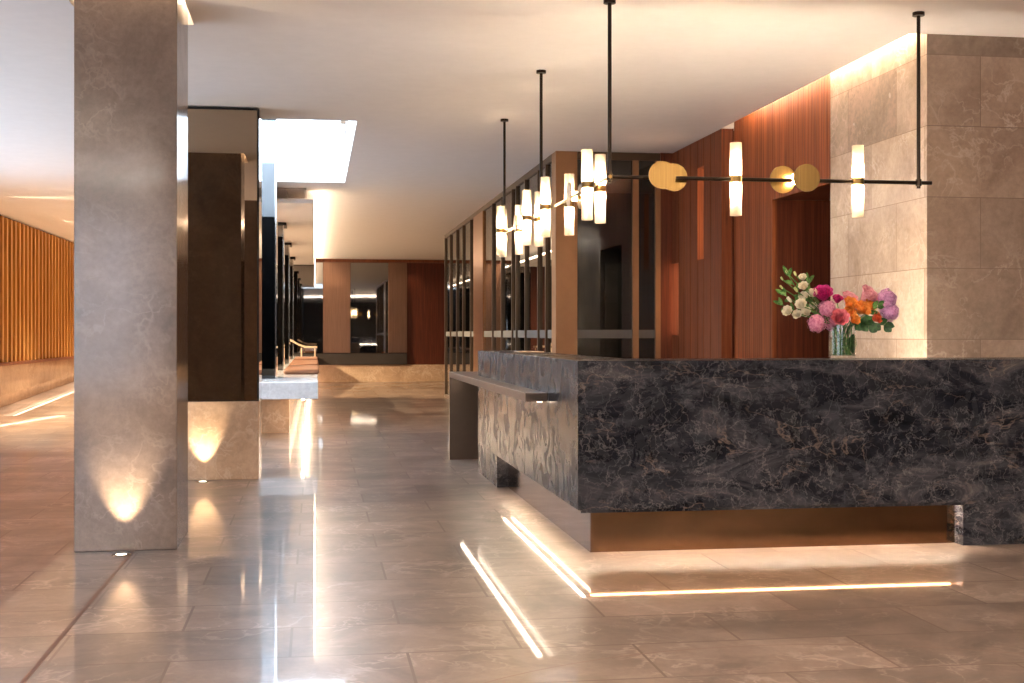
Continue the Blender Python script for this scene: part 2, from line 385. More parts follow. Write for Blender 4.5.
# ------------------------------------------------------------ pillars
def uplight(x, y, label, power, tilt=18):
    t = thing('uplight', (x, y, 0), label, 'light', 'recessed floor uplights')
    part(MB().lathe([(.030, .0005), (.030, .004), (.046, .005), (.052, .003), (.054, .0005)], (x, y, 0), 28), 'trim_ring', 'steel', t, True)
    part(MB().lathe([(0, .0025), (.0295, .0025)], (x, y, 0), 24), 'lens', 'lens', t)
    s = light('uplight_beam', 'SPOT', (x, y, .02), power, (1, .80, .54), (R(180 - tilt), 0, 0), .012, cone=54, blend=.85); s.parent = t; s.location = (0, 0, .02)
def stone_pillar(dy, label):
    t = thing('stone_pillar', ((PX0 + PX1) / 2, (PY0 + PY1) / 2 + dy, 0), label, 'pillar')
    part(MB().box(PX0, PX1, PY0 + dy, PY1 + dy, 0, CEIL + .255, bev=.003), 'shaft', 'pillar', t)
    z = CEIL + .12
    lb = MB()
    for a, b, c, d in ((PX0 - .058, PX0 - .046, PY0 + dy, PY1 + dy), (PX1 + .022, PX1 + .034, PY0 + dy, PY1 + dy), (PX0, PX1, PY0 + dy - .058, PY0 + dy - .046), (PX0, PX1, PY1 + dy + .018, PY1 + dy + .029)):
        lb.box(a, b, c, d, z, z + .012)
    part(lb, 'cove_strip', 'led_cove', t)
    return t
stone_pillar(0, 'tall square taupe stone pillar nearest the camera, uplight glow at its foot')
stone_pillar(-4.9, 'square taupe stone pillar behind the viewpoint, seen only in the bronze mirror')
uplight(-1.075, 7.43, 'small round steel floor uplight at the foot of the near stone pillar', 46)
uplight(-.93, 11.0, 'small round steel floor uplight in front of the bronze mirrored column', 24)

# mirrored column 2: bronze mirror front on a stone base
CX0, CX1, CY0 = -1.30, -.477, 11.13
t = thing('mirrored_column', ((CX0 + CX1) / 2, CY0 + .3, 0), 'bronze mirrored column standing on a beige stone base behind the near pillar', 'column')
part(MB().box(CX0, CX1, CY0, CY0 + .6, 0, .665, bev=.003), 'stone_base', 'base', t)
part(MB().box(CX0, CX1, CY0 + .012, CY0 + .6, .665, CEIL - .015), 'core', 'black', t)
part(MB().box(CX0, CX1 - .012, CY0 + .004, CY0 + .0119, .672, CEIL - .03), 'mirror_panel', 'mirror_b', t)
part(MB().box(CX1 + .0001, CX1 + .004, CY0 + .03, CY0 + .58, .68, CEIL - .03), 'side_mirror', 'mirror_k', t)
part(MB().box(CX1 - .010, CX1 + .004, CY0 + .002, CY0 + .012, .67, CEIL - .016), 'edge_trim', 'black', t)

# long stone bench with further mirrored columns standing on it
t = thing('stone_bench', (-.6, 22, 0), 'long pale stone bench running back between the mirrored columns', 'bench')
part(MB().box(-1.4, .036, 15.42, YB - .04, .465, .668, bev=.004), 'slab', 'bench', t)
part(MB().box(-1.4, -.32, 16.25, YB - .04, 0, .465), 'plinth', 'base', t)
part(MB().box(-.16, -.13, 15.46, YB - .2, .455, .4645), 'light_strip', 'led', t)
first = True
for k, (yy, lab, top) in enumerate(((16.62, 'grey mirrored column at the front end of the stone bench, rising into the skylight', CEIL + .8),
                                    (20.55, 'mirrored column second along the stone bench, behind the skylight', 3.005),
                                    (25.1, 'mirrored column third along the stone bench, halfway to the back wall', 3.005),
                                    (29.7, 'mirrored column farthest along the stone bench, nearest the back wall', 3.005))):
    t = thing('mirrored_column', (-.78, yy + .3, .668), lab, 'column', 'mirrored columns on the stone bench')
    part(MB().box(-1.08, -.495, yy + .006, yy + .6, .669, top), 'core', 'black', t)
    part(MB().box(-1.07, -.507, yy, yy + .0059, .675, top - (.01 if k == 0 else .05)), 'mirror_panel', 'mirror' if k == 0 else 'mirror_k', t)
    part(MB().box(-.4949, -.489, yy + .02, yy + .59, .675, top - .03), 'side_mirror', 'mirror_k', t)
    part(MB().box(-.505, -.486, yy - .004, yy + .006, .67, top - .02), 'edge_trim', 'chrome', t)
    if k: part(MB().box(-1.1, -.45, yy - .02, yy + .62, top - .045, top - .001), 'black_cap', 'black', t)
for k, (a, b, lab) in enumerate(((18.35, 21.3, 'brown leather cushion nearest the front of the stone bench'),
                                 (21.8, 25.6, 'brown leather cushion second along the stone bench'),
                                 (26.2, 28.9, 'brown leather cushion third along the stone bench'))):
    tag(MB().box(-.44, .06, a, b, .669, .735, bev=.02).build('seat_cushion', 'leather', None, True), lab, 'cushion', 'leather cushions on the stone bench')
t = thing('lounge_seat', (-.2, 29.2, .669), 'small pale curved lounge seat at the far end of the stone bench', 'seat')
prof = [(-.58, 1.13), (-.50, 1.10), (-.36, 1.02), (-.22, .97), (-.05, .965), (.05, .965)]
mb = MB()
for (xa, za), (xb, zb) in zip(prof, prof[1:]):
    mb.add([(xa, 29.0, za), (xb, 29.0, zb), (xb, 29.42, zb), (xa, 29.42, za), (xa, 29.0, za - .04), (xb, 29.0, zb - .04), (xb, 29.42, zb - .04), (xa, 29.42, za - .04)],
           [(0, 1, 2, 3), (7, 6, 5, 4), (0, 4, 5, 1), (2, 6, 7, 3), (3, 7, 4, 0), (1, 5, 6, 2)])
part(mb, 'seat_shell', 'tan', t)
for x, y in ((-.3, 29.03), (-.3, 29.39), (.0, 29.03), (.0, 29.39)):
    part(MB().cyl((x, y, .67), (x, y, .93), .014), 'leg', 'tan', t)

# ceiling tray with cove light, and the air vent
struct(MB().box(-2.4, -.012, 17.5, 33.1, 3.01, 3.06), 'trim_3', 'ceiling')
struct(MB().box(-.0119, -.004, 17.5, 33.1, 3.035, 3.058), 'trim_4', 'led')
t = thing('ceiling_vent', (-.3, 17.9, CEIL), 'rectangular ceiling air vent between the skylight and the lit ceiling tray', 'vent')
g = MB()
for a, b, c, d in ((-.56, -.115, 17.2, 17.24), (-.56, -.115, 18.3, 18.34), (-.56, -.53, 17.2, 18.34), (-.145, -.115, 17.2, 18.34), (-.39, -.37, 17.2, 18.34)):
    g.box(a, b, c, d, CEIL - .02, CEIL - .001)
part(g, 'frame', 'grille', t)
g = MB()
for k in range(9): g.box(-.53, -.145, 17.29 + k * .11, 17.30 + k * .11, CEIL - .018, CEIL - .002)
part(g, 'louvres', 'grille', t)

# ------------------------------------------------------------ back wall panels
def panel(name, x0, x1, z0, z1, mat, label, cat, grp=None, th=.06):
    t = thing(name, ((x0 + x1) / 2, YB - th / 2, z0), label, cat, grp)
    part(MB().box(x0, x1, YB - th, YB - .001, z0, z1, bev=.004), 'face_panel', mat, t)
    part(MB().box(x0, x1, YB - th - .004, YB - th - .0005, z0, z0 + .02), 'edge_strip', 'black', t)
    return t
zt = CEIL - .09; zb = .735
panel('copper_wall_panel', .208, .905, zb, zt, 'copper', 'brushed copper panel on the back wall, left of the two', 'wall panel', 'copper panels on the back wall')
panel('copper_wall_panel', 1.885, 2.37, zb, zt, 'copper', 'narrower brushed copper panel on the back wall, right of the wide mirror', 'wall panel', 'copper panels on the back wall')
panel('wall_mirror', -.56, .206, zb, zt, 'mirror_k', 'smoked mirror on the back wall beside the stone bench', 'mirror', 'mirrors on the back wall', .05)
panel('wall_mirror', .907, 1.883, zb, zt, 'mirror_k', 'smoked mirror on the back wall between two copper panels', 'mirror', 'mirrors on the back wall', .05)
struct(MB().box(-.56, 2.37, YB - .08, YB, .45, .73), 'trim_5', 'dark_wall')
struct(MB().box(-.6, 3.6, YB - .07, YB, zt + .01, CEIL), 'trim_6', 'walnut_board')
light('glazed_room_fill', 'SPOT', (4.2, 15.2, CEIL - .03), 90, WARM2, (0, 0, 0), .05, cone=140)  # added fill spots that lift the dark interior behind the glass
light('glazed_room_fill', 'SPOT', (4.2, 20.2, CEIL - .03), 90, WARM2, (0, 0, 0), .05, cone=140)
light('back_downlight', 'SPOT', (1.4, 32.9, CEIL - .03), 30, WARM, (0, 0, 0), .05, cone=120)
light('back_downlight', 'SPOT', (2.5, 33.1, CEIL - .03), 8, WARM, (0, 0, 0), .05, cone=90)
light('back_downlight', 'SPOT', (.5, 32.9, CEIL - .03), 30, WARM, (0, 0, 0), .05, cone=120)

# ------------------------------------------------------------ glass partition
GX, GY, GYE = 2.52, 13.32, 25.1
t = thing('glass_partition', (GX, GY, 0), 'smoked glass room partition with dark bronze mullions behind the reception desk', 'partition')
part(MB().box(GX, GX + .235, GY, GY + .235, 0, CEIL, bev=.004), 'corner_post', 'post', t)
tr = MB().box(GX, GX + .06, GY + .236, GYE, CEIL - .07, CEIL - .001)
tr.box(GX + .236, 3.66, GY, GY + .06, CEIL - .085, CEIL - .001)
part(tr, 'top_rail', 'mullion', t)
br = MB().box(GX, GX + .06, GY + .236, GYE, 0, .06); br.box(GX + .236, 3.66, GY, GY + .06, 0, .06)
part(br, 'bottom_rail', 'mullion', t)
for y in (24.98, 24.0, 22.9, 21.93, 20.83, 18.2, 17.3, 16.35, 16.0, 15.3, 14.4, 13.9):
    w = .05 if y > 18 else .04
    part(MB().box(GX - .008, GX + .03, y - w / 2, y + w / 2, .06, CEIL - .07), 'mullion', 'mullion', t)
part(MB().box(GX - .005, GX + .05, 19.25, 20.42, .06, CEIL - .07), 'solid_panel', 'bronze', t)
for x0, x1 in ((3.355, 3.42), (3.605, 3.66)):
    part(MB().box(x0, x1, GY - .02, GY + .06, .06, CEIL - .085), 'mullion', 'post', t)
ysp = [GY + .236, 13.9, 14.4, 15.3, 16.0, 16.35, 17.3, 18.2, 19.25]
for a, b in [(GY + .236, 19.25), (20.42, GYE)]:
    part(MB().box(GX + .02, GX + .03, a, b, .06, CEIL - .07), 'glass_pane', 'glass', t)
    part(MB().box(GX + .015, GX + .0199, a, b, 1.195, 1.285), 'frosted_band', 'band', t)
for a, b in ((GX + .236, 3.355), (3.42, 3.605)):
    part(MB().box(a, b, GY + .02, GY + .03, .06, CEIL - .085), 'glass_pane', 'glass', t)
    part(MB().box(a, b, GY + .015, GY + .0199, 1.195, 1.285), 'frosted_band', 'band', t)
# inside the glazed room
struct(MB().box(5.6, 5.7, 13.6, 25.2, 0, CEIL), 'wall_inner', 'dark_wall')
struct(MB().box(3.3, 5.6, 17.2, 17.3, 0, CEIL), 'wall_middle', 'dark_wall')
struct(MB().box(2.6, 5.7, 25.1, 25.2, 0, CEIL), 'wall_far', 'dark_wall')
struct(MB().box(3.68, 9, 13.36, 13.5, 0, CEIL), 'wall_side', 'dark_wall')
t = thing('storage_cabinet', (3.0, 17.0, 0), 'dark storage cabinet inside the glazed room, seen through the front glass', 'cabinet')
part(MB().box(3.32, 4.3, 16.7, 17.19, 0, 2.2), 'body', 'black', t)
for k in range(2): part(MB().box(3.33 + k * .49, 3.80 + k * .49, 16.68, 16.699, .05, 2.18), 'door', 'dark_wall', t)
t = thing('wall_shelf_unit', (5.4, 20, 1), 'dark shelf unit with a warm light line inside the glazed room', 'shelves')
for z in (.5, .8, 1.1, 1.5, 1.9): part(MB().box(5.2, 5.59, 18, 24, z, z + .03), 'shelf', 'mullion', t)
part(MB().box(5.25, 5.28, 18, 24, 2.42, 2.45), 'light_strip', 'led_soft', t)
part(MB().box(5.2, 5.59, 18, 24, 2.46, 2.5), 'top_board', 'mullion', t)

# ------------------------------------------------------------ right-hand timber and stone walls
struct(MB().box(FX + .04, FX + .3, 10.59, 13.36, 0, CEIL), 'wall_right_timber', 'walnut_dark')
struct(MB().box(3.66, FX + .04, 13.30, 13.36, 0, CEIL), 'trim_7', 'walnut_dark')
fb = MB()
def flutes(mb, ya, yb, z0, z1, pitch=.055):
    n = round((yb - ya) / pitch); p = (yb - ya) / n
    for k in range(n):
        y = ya + k * p
        mb.box(FX, FX + .012, y + .003, y + p - .003, z0, z1)
    mb.box(FX + .012, FX + .04, ya, yb, z0, z1)
flutes(fb, 10.59, 11.615, 0, CEIL + .2); flutes(fb, 9.332, 10.59, 2.40, CEIL + .2)
t = thing('fluted_timber_panel', (FX, 10.6, 0), 'fluted walnut wall panel around the dark doorway beside the stone wall', 'wall panel')
part(fb, 'fluted_face', 'walnut', t)
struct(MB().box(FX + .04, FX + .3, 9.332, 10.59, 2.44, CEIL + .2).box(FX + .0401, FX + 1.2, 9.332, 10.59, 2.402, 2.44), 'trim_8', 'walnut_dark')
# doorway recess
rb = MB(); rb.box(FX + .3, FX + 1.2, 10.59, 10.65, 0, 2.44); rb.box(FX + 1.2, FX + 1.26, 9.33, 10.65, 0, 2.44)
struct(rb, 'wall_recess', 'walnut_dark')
# board cladding with lit slots
t = thing('board_cladding', (WX, 12.4, 0), 'dark walnut cladding of tall boards with three lit slots beside the glass room', 'wall panel')
ed = [11.621, 11.963, 12.189, 12.39, 12.632, 12.865, 13.072, 13.336]
for a, b in zip(ed, ed[1:]):
    lo = [(0, CEIL)]
    if a == 13.072: lo = [(0, 1.229), (1.993, CEIL)]
    if a == 12.189: lo = [(0, 1.981), (2.902, CEIL)]
    if a == 12.39: lo = [(0, CEIL)]
    for z0, z1 in lo: part(MB().box(WX, WX + .10, a + .006, b - .006, z0, z1 - .001 if z1 < CEIL else CEIL - .002), 'board', 'walnut_board', t)
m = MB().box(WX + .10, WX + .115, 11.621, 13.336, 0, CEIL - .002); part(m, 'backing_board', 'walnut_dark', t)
for q in ((13.08, 13.33, 1.23, 1.99), (12.20, 12.38, 1.985, 2.90)): part(MB().box(WX + .088, WX + .0995, *q), 'lit_slot', 'led_slot', t)
# stone return wall and stone front wall
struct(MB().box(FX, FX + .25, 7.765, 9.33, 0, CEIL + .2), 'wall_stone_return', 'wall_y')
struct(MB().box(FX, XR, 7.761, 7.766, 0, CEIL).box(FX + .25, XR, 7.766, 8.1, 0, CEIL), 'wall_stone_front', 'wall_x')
struct(MB().box(WX + .008, WX + .03, 7.80, 11.25, CEIL + .13, CEIL + .16), 'trim_9', 'led_cove')

# ------------------------------------------------------------ reception desk
DX, DY, DT = 1.453, 7.01, 1.09
KX, KY = 1.545, 7.109
t = thing('reception_desk', (2.6, 8.0, 0), 'L-shaped dark veined marble reception desk with glowing copper kick', 'desk')
part(MB().box(DX, 3.0258, DY, KY + .5, .254, DT, bev=.001), 'front_slab', 'marble', t)
part(MB().box(3.0262, 5.9, DY, KY + .5, .254, DT, bev=.001), 'front_slab', 'marble', t)
part(MB().box(3.756, 5.9, DY + .0005, KY + .5, 0, .2535), 'foot', 'marble', t)
part(MB().box(DX, 1.87, KY + .502, 11.448, .254, DT, bev=.002), 'side_slab', 'marble', t)
part(MB().box(DX + .0005, 1.87, 10.23, 11.447, 0, .2535), 'foot', 'marble', t)
part(MB().box(KX, 3.7555, KY, KY + .02, 0, .2535), 'kick_plate', 'kick', t)
part(MB().box(KX, KX + .02, KY + .02, 10.229, 0, .2535), 'kick_plate', 'kick', t)
part(MB().box(DX + .05, 3.75, DY + .05, DY + .062, .248, .2535), 'light_strip', 'led_kick', t)
part(MB().box(DX + .02, 3.755, DY + .022, DY + .027, .235, .2535), 'led_shield_lip', 'marble', t)  # lip added to hide the front LED strip from the floor reflection
part(MB().box(DX + .05, DX + .062, DY + .07, 10.22, .248, .2535), 'light_strip', 'led_side', t)
sh = part(MB().box(1.312, DX - .0005, 7.96, 12.62, .812, .867, bev=.002), 'ledge_shelf', 'shelf', t)
part(MB().box(DX, 1.87, 11.4485, 12.62, .812, .867), 'ledge_top', 'shelf', t)
part(MB().box(1.40, 1.43, 8.02, 12.4, .8065, .8115), 'light_strip', 'led_shelf', sh)
part(MB().box(1.312, 1.87, 12.56, 12.62, 0, .8115), 'end_panel', 'shelf', t)

part(MB().box(1.88, 3.88, 7.62, 7.72, .74, .76), 'inner_counter', 'shelf', t)
part(MB().box(1.95, 3.80, 7.63, 7.71, .7605, .768), 'upward_fill_strip', 'upward_fill', t)  # added glowing strip, hidden inside the desk to brighten the ceiling above
# small items on the desk top
tag(MB().box(1.60, 1.80, 10.0, 10.3, DT + .001, DT + .012, bev=.003).build('notepad', 'tan'), 'small pale flat pad lying on the side counter of the marble desk', 'notepad')

# ------------------------------------------------------------ floor inlays
struct(MB().box(-1.037, -1.017, -2, PY0 - .002, .0003, .0012), 'trim_10', 'inlay')
# arc joint through the measured floor points
ax, ay, ar = 1.72, 3.0, 1.88
a = MB(); n = 96
vs = []
for k in range(n):
    u = 2 * math.pi * k / n
    for r in (ar - .004, ar + .004): vs.append((ax + r * 1.0 * math.cos(u), ay + r * math.sin(u), .0006))
a.add(vs, [(2 * k, 2 * k + 1, (2 * k + 3) % (2 * n), (2 * k + 2) % (2 * n)) for k in range(n)])
struct(a, 'trim_11', 'inlay')

# ------------------------------------------------------------ chandelier
AX, AY, AZ = 1.69, 7.25, 2.152
t = thing('chandelier', (AX, AY, AZ), 'black rod chandelier with frosted glass tubes and brass discs over the desk', 'chandelier')
part(MB().cyl((AX, AY, AZ), (3.68, AY, AZ), .0115, n=12), 'arm', 'rod', t, True)
part(MB().cyl((AX, AY - .02, AZ), (AX, 11.7, AZ), .0115, n=12), 'arm', 'brass', t, True)
for x, y in ((AX, AY), (1.645, 9.27), (AX, 11.42), (3.597, AY)):
    r = part(MB().cyl((x, y, AZ - .035), (x, y, CEIL - .02), .0115, n=12), 'drop_rod', 'rod', t, True)
    part(MB().lathe([(0, CEIL - .022), (.036, CEIL - .022), (.036, CEIL - .001)], (x, y, 0), 20), 'ceiling_rose', 'rod', r, True)
    part(MB().cyl((x, y, AZ - .02), (x, y, AZ + .02), .018, n=14), 'collar', 'rod', r, True)
def tube_lamp(x, y, z=AZ):
    R0 = .035
    for s in (1, -1):
        z0, z1 = z + s * .022, z + s * .215
        p = [(R0, z0), (R0, z1), (R0 - .004, z1), (R0 - .004, z0)]
        o = part(MB().lathe(p if s > 0 else p[::-1], (x, y, 0), 20), 'frosted_glass_tube', 'frost', t, True)
        part(MB().cyl((x, y, z + s * .024), (x, y, z + s * .085), .012, .009, n=10), 'lamp', 'bulb', o)
    part(MB().cyl((x, y, z - .021), (x, y, z + .021), .037, n=24), 'brass_collar', 'brass', t, True)
def disc_pair(cx, cy, axis, off):
    """two brass discs either side of the arm, a lamp between them"""
    rd = .082
    for s in (-1, 1):
        if axis == 'Y': c0 = (cx + s * off, cy + s * .045, AZ + .01); c1 = (cx + s * off, cy + s * .052, AZ + .01)
        else: c0 = (cx + s * .045, cy + s * off, AZ + .01); c1 = (cx + s * .052, cy + s * off, AZ + .01)
        part(MB().cyl(c0, c1, rd, n=48), 'brass_disc', 'brass', t, True)
    part(MB().cyl((cx, cy, AZ - .02), (cx, cy, AZ + .035), .018, n=16), 'lamp', 'bulb_disc', t)
    e = .05
    part(MB().cyl((cx - (0 if axis == 'Y' else e), cy - (e if axis == 'Y' else 0), AZ), (cx + (0 if axis == 'Y' else e), cy + (e if axis == 'Y' else 0), AZ), .012, n=12), 'disc_stem', 'brass', t, True)
for x in (2.452, 3.211): tube_lamp(x, AY)
disc_pair(2.04, AY, 'Y', .048); disc_pair(2.815, AY, 'Y', -.055)
for x, y in ((1.772, 7.86), (1.645, 7.66), (1.772, 8.85), (1.638, 9.05), (1.758, 10.01), (1.643, 9.90), (1.765, 11.06), (1.62, 11.18), (1.68, 11.45)): 
    tube_lamp(x, y)
    part(MB().cyl((AX, y, AZ), (x, y, AZ), .008, n=8), 'bracket', 'brass', t, True)
disc_pair(AX + .02, 8.36, 'X', .05); disc_pair(AX + .02, 10.65, 'X', .05)
part(MB().cyl((1.645, 9.27, AZ), (AX, 9.27, AZ), .009, n=10), 'bracket', 'brass', t, True)

# ------------------------------------------------------------ room lighting: downlights of the lobby ceiling, out of view
for x, y, p in ((2.6, 3.2, 60), (.2, 3.0, 55), (2.6, .2, 50), (-.2, -1.5, 40), (-3.2, 9.5, 20), (-3.2, 18, 40), (1.2, 20, 30), (1.3, 26, 40), (5.6, 4.2, 60), (3.0, 5.4, 30)):
    light('downlight', 'SPOT', (x, y, CEIL - .02), p * 1.6, WARM2, (0, 0, 0), .06, cone=130, blend=.8)
for y in (19, 23, 27, 31): light('slat_washer', 'SPOT', (XL + .75, y, CEIL - .03), 1700, (1, .80, .52), (0, R(-38), 0), .05, cone=120, blend=.8)

# ------------------------------------------------------------ flowers
def leafcol(name, a, b): 
    m, nt, bs = new_mat(name)
    nt.links.new(ramp(nt, noise(nt, coords(nt), 60, 3), [(.38, a), (.62, b)]), bs.inputs['Base Color']); bs.inputs['Roughness'].default_value = .55
    bs.inputs['Subsurface Weight'].default_value = 0; return m
FM = {'white': leafcol('ivory_petal', rgb(232, 220, 196), rgb(250, 244, 226)), 'magenta': leafcol('magenta_petal', rgb(176, 24, 104), rgb(214, 60, 140)),
      'pink': leafcol('pink_petal', rgb(206, 116, 150), rgb(240, 172, 196)), 'coral': leafcol('coral_pink_petal', rgb(216, 110, 124), rgb(236, 146, 154)),
      'blush': leafcol('blush_petal', rgb(228, 150, 164), rgb(246, 194, 200)), 'orange': leafcol('orange_petal', rgb(240, 146, 54), rgb(255, 190, 96)),
      'red': leafcol('red_orange_petal', rgb(220, 84, 48), rgb(240, 122, 76)), 'lavender': leafcol('lavender_petal', rgb(180, 116, 166), rgb(222, 168, 208)),
      'green': leafcol('leaf_green', rgb(52, 96, 38), rgb(104, 148, 70)), 'dark': leafcol('dark_leaf', rgb(30, 62, 30), rgb(58, 96, 48)), 'bud': leafcol('green_bud', rgb(170, 180, 110), rgb(214, 216, 160))}
VX, VY, VZ = 3.208, 7.47, DT + .001
t = thing('glass_vase', (VX, VY, VZ), 'clear glass cylinder vase holding flowers on the marble desk', 'vase')
part(MB().lathe([(0, VZ), (.078, VZ), (.082, VZ + .008), (.082, VZ + .205), (.078, VZ + .205), (.078, VZ + .014), (0, VZ + .014)], (VX, VY, 0), 40), 'glass_body', 'vase', t, True)
m_w, ntw, bw = new_mat('vase_water'); bw.inputs['Base Color'].default_value = rgb(190, 205, 180); M['water'] = glass_mat('vase_water_clear', (.80, .86, .76), 1, 0, .02)
part(MB().lathe([(0, VZ + .016), (.076, VZ + .016), (.076, VZ + .13), (0, VZ + .13)], (VX, VY, 0), 32), 'water', 'water', t, True)
def petal(mb, base, out, up, w, l, curl, n=4):
    """cupped petal patch rising from base, leaning along out"""
    side = out.cross(up).normalized(); vs = []
    for i in range(n + 1):
        a = i / n; ww = w * math.sin(math.pi * (.14 + .66 * a)) ** .7 
        c = base + up * (l * a) + out * (curl * l * a * a)
        for j in (-1, -.5, 0, .5, 1): vs.append(c + side * (ww * j * .5) - out * (abs(j) ** 2 * w * .22))
    mb.add(vs, [(i * 5 + j, i * 5 + j + 1, i * 5 + j + 6, i * 5 + j + 5) for i in range(n) for j in range(4)])
def frame_of(d):
    d = Vector(d).normalized(); a = d.orthogonal().normalized(); return d, a, d.cross(a)
def rose(mb, c, d, r):
    d, a, b = frame_of(d); c = Vector(c)
    for ring, (n, k, cu) in enumerate(((3, .25, -.1), (5, .5, .05), (6, .75, .3), (8, 1.0, .7))):
        for q in range(n):
            u = 2 * math.pi * (q + ring * .37) / n + random.uniform(-.15, .15)
            o = a * math.cos(u) + b * math.sin(u)
            petal(mb, c + o * r * .45 * k - d * r * (.75), o, (d + o * (.25 * k)).normalized(), r * (.7 + .75 * k), r * (1.75 - .35 * k), cu * .6)
def hydrangea(mb, c, r, n=95):
    c = Vector(c)
    for i in range(n):
        z = 1 - 2 * (i + .5) / n; u = i * 2.39996; s = math.sqrt(max(0, 1 - z * z)); d = Vector((s * math.cos(u), s * math.sin(u), z)); u += 0
        dd, a, b = frame_of(d); p = c + d * r * random.uniform(.84, 1.12); w = r * .21; tw = random.random() * 1.5
        for q in range(4):
            g = tw + q * math.pi / 2; o = a * math.cos(g) + b * math.sin(g); sd = a * -math.sin(g) + b * math.cos(g)
            mb.add([p, p + o * w * .6 + sd * w * .5 + d * w * .12, p + o * w * 1.15 + d * w * .05, p + o * w * .6 - sd * w * .5 + d * w * .12], [(0, 1, 2, 3)])
def bud(mb, c, d, r):
    d, a, b = frame_of(d); c = Vector(c)
    for q in range(5):
        u = 2 * math.pi * q / 5; o = a * math.cos(u) + b * math.sin(u)
        petal(mb, c + o * r * .35 - d * r, o, d, r * 1.1, r * 2.1, -.18)
def leaf(mb, base, tip, w, sag=.12):
    base, tip = Vector(base), Vector(tip); d = tip - base; L = d.length; sd = d.cross(Vector((0, 1, .35))).normalized(); nn = sd.cross(d).normalized(); vs = []
    n = 7
    for i in range(n + 1):
        a = i / n; ww = w * math.sin(math.pi * min(1, a * .96 + .02)) ** .8
        c = base + d * a + nn * (L * sag * math.sin(math.pi * a))
        vs += [c - sd * ww * .5 + nn * ww * .14, c, c + sd * ww * .5 + nn * ww * .14]
    mb.add(vs, [(i * 3 + j, i * 3 + j + 1, i * 3 + j + 4, i * 3 + j + 3) for i in range(n) for j in range(2)])
def fpos(px, py, dy=0): return Vector((VX + (px - 842.5) * .0065 + dy * .434, VY + dy, 1.24 + (334 - py) * .00616))
def flower(name, px, py, dy, r, col, kind, label, grp, cat='flower'):
    c = fpos(px, py, dy); 
    t = thing(name, c, label, cat, grp)
    out = (c - Vector((VX, VY + .04, VZ + .16))); d = (out.normalized() + Vector((0, -.9, .15))).normalized()
    m = MB()
    if kind == 'rose': rose(m, c, d, r)
    elif kind == 'hyd': hydrangea(m, c, r)
    else: bud(m, c, out.normalized() + Vector((0, 0, .4)), r)
    o = part(m, 'petals', FM[col], t, False)
    if kind == 'hyd':
        part(MB().add(*ico(c, r * .80)), 'flower_head', FM[col], t, True)
    ang = random.uniform(0, 6.28); foot = Vector((VX + .055 * math.cos(ang), VY + .055 * math.sin(ang), VZ + .02)); neck = Vector((VX + max(-.06, min(.06, (c.x - VX) * .3)), VY + max(-.05, min(.05, dy * .5)), VZ + .2))
    pts = []
    e = c - d * r * .6 if kind != 'hyd' else c
    for i in range(13):
        a = i / 12
        pts.append(foot.lerp(neck, a * 2) if a < .5 else neck.lerp(e, (a - .5) * 2) + Vector((0, 0, .012 * math.sin(math.pi * (a - .5) * 2))))
    part(MB().tube(pts, .0028, 6), 'stem', FM['green'], t, True)
    return t, c
def ico(c, r, nu=14, nv=8):
    vs = []; fs = []
    for j in range(nv + 1):
        th = math.pi * j / nv
        for k in range(nu): vs.append(c + Vector((math.sin(th) * math.cos(2 * math.pi * k / nu), math.sin(th) * math.sin(2 * math.pi * k / nu), math.cos(th))) * r)
    for j in range(nv):
        for k in range(nu): fs.append((j * nu + k, j * nu + (k + 1) % nu, (j + 1) * nu + (k + 1) % nu, (j + 1) * nu + k))
    return vs, fs
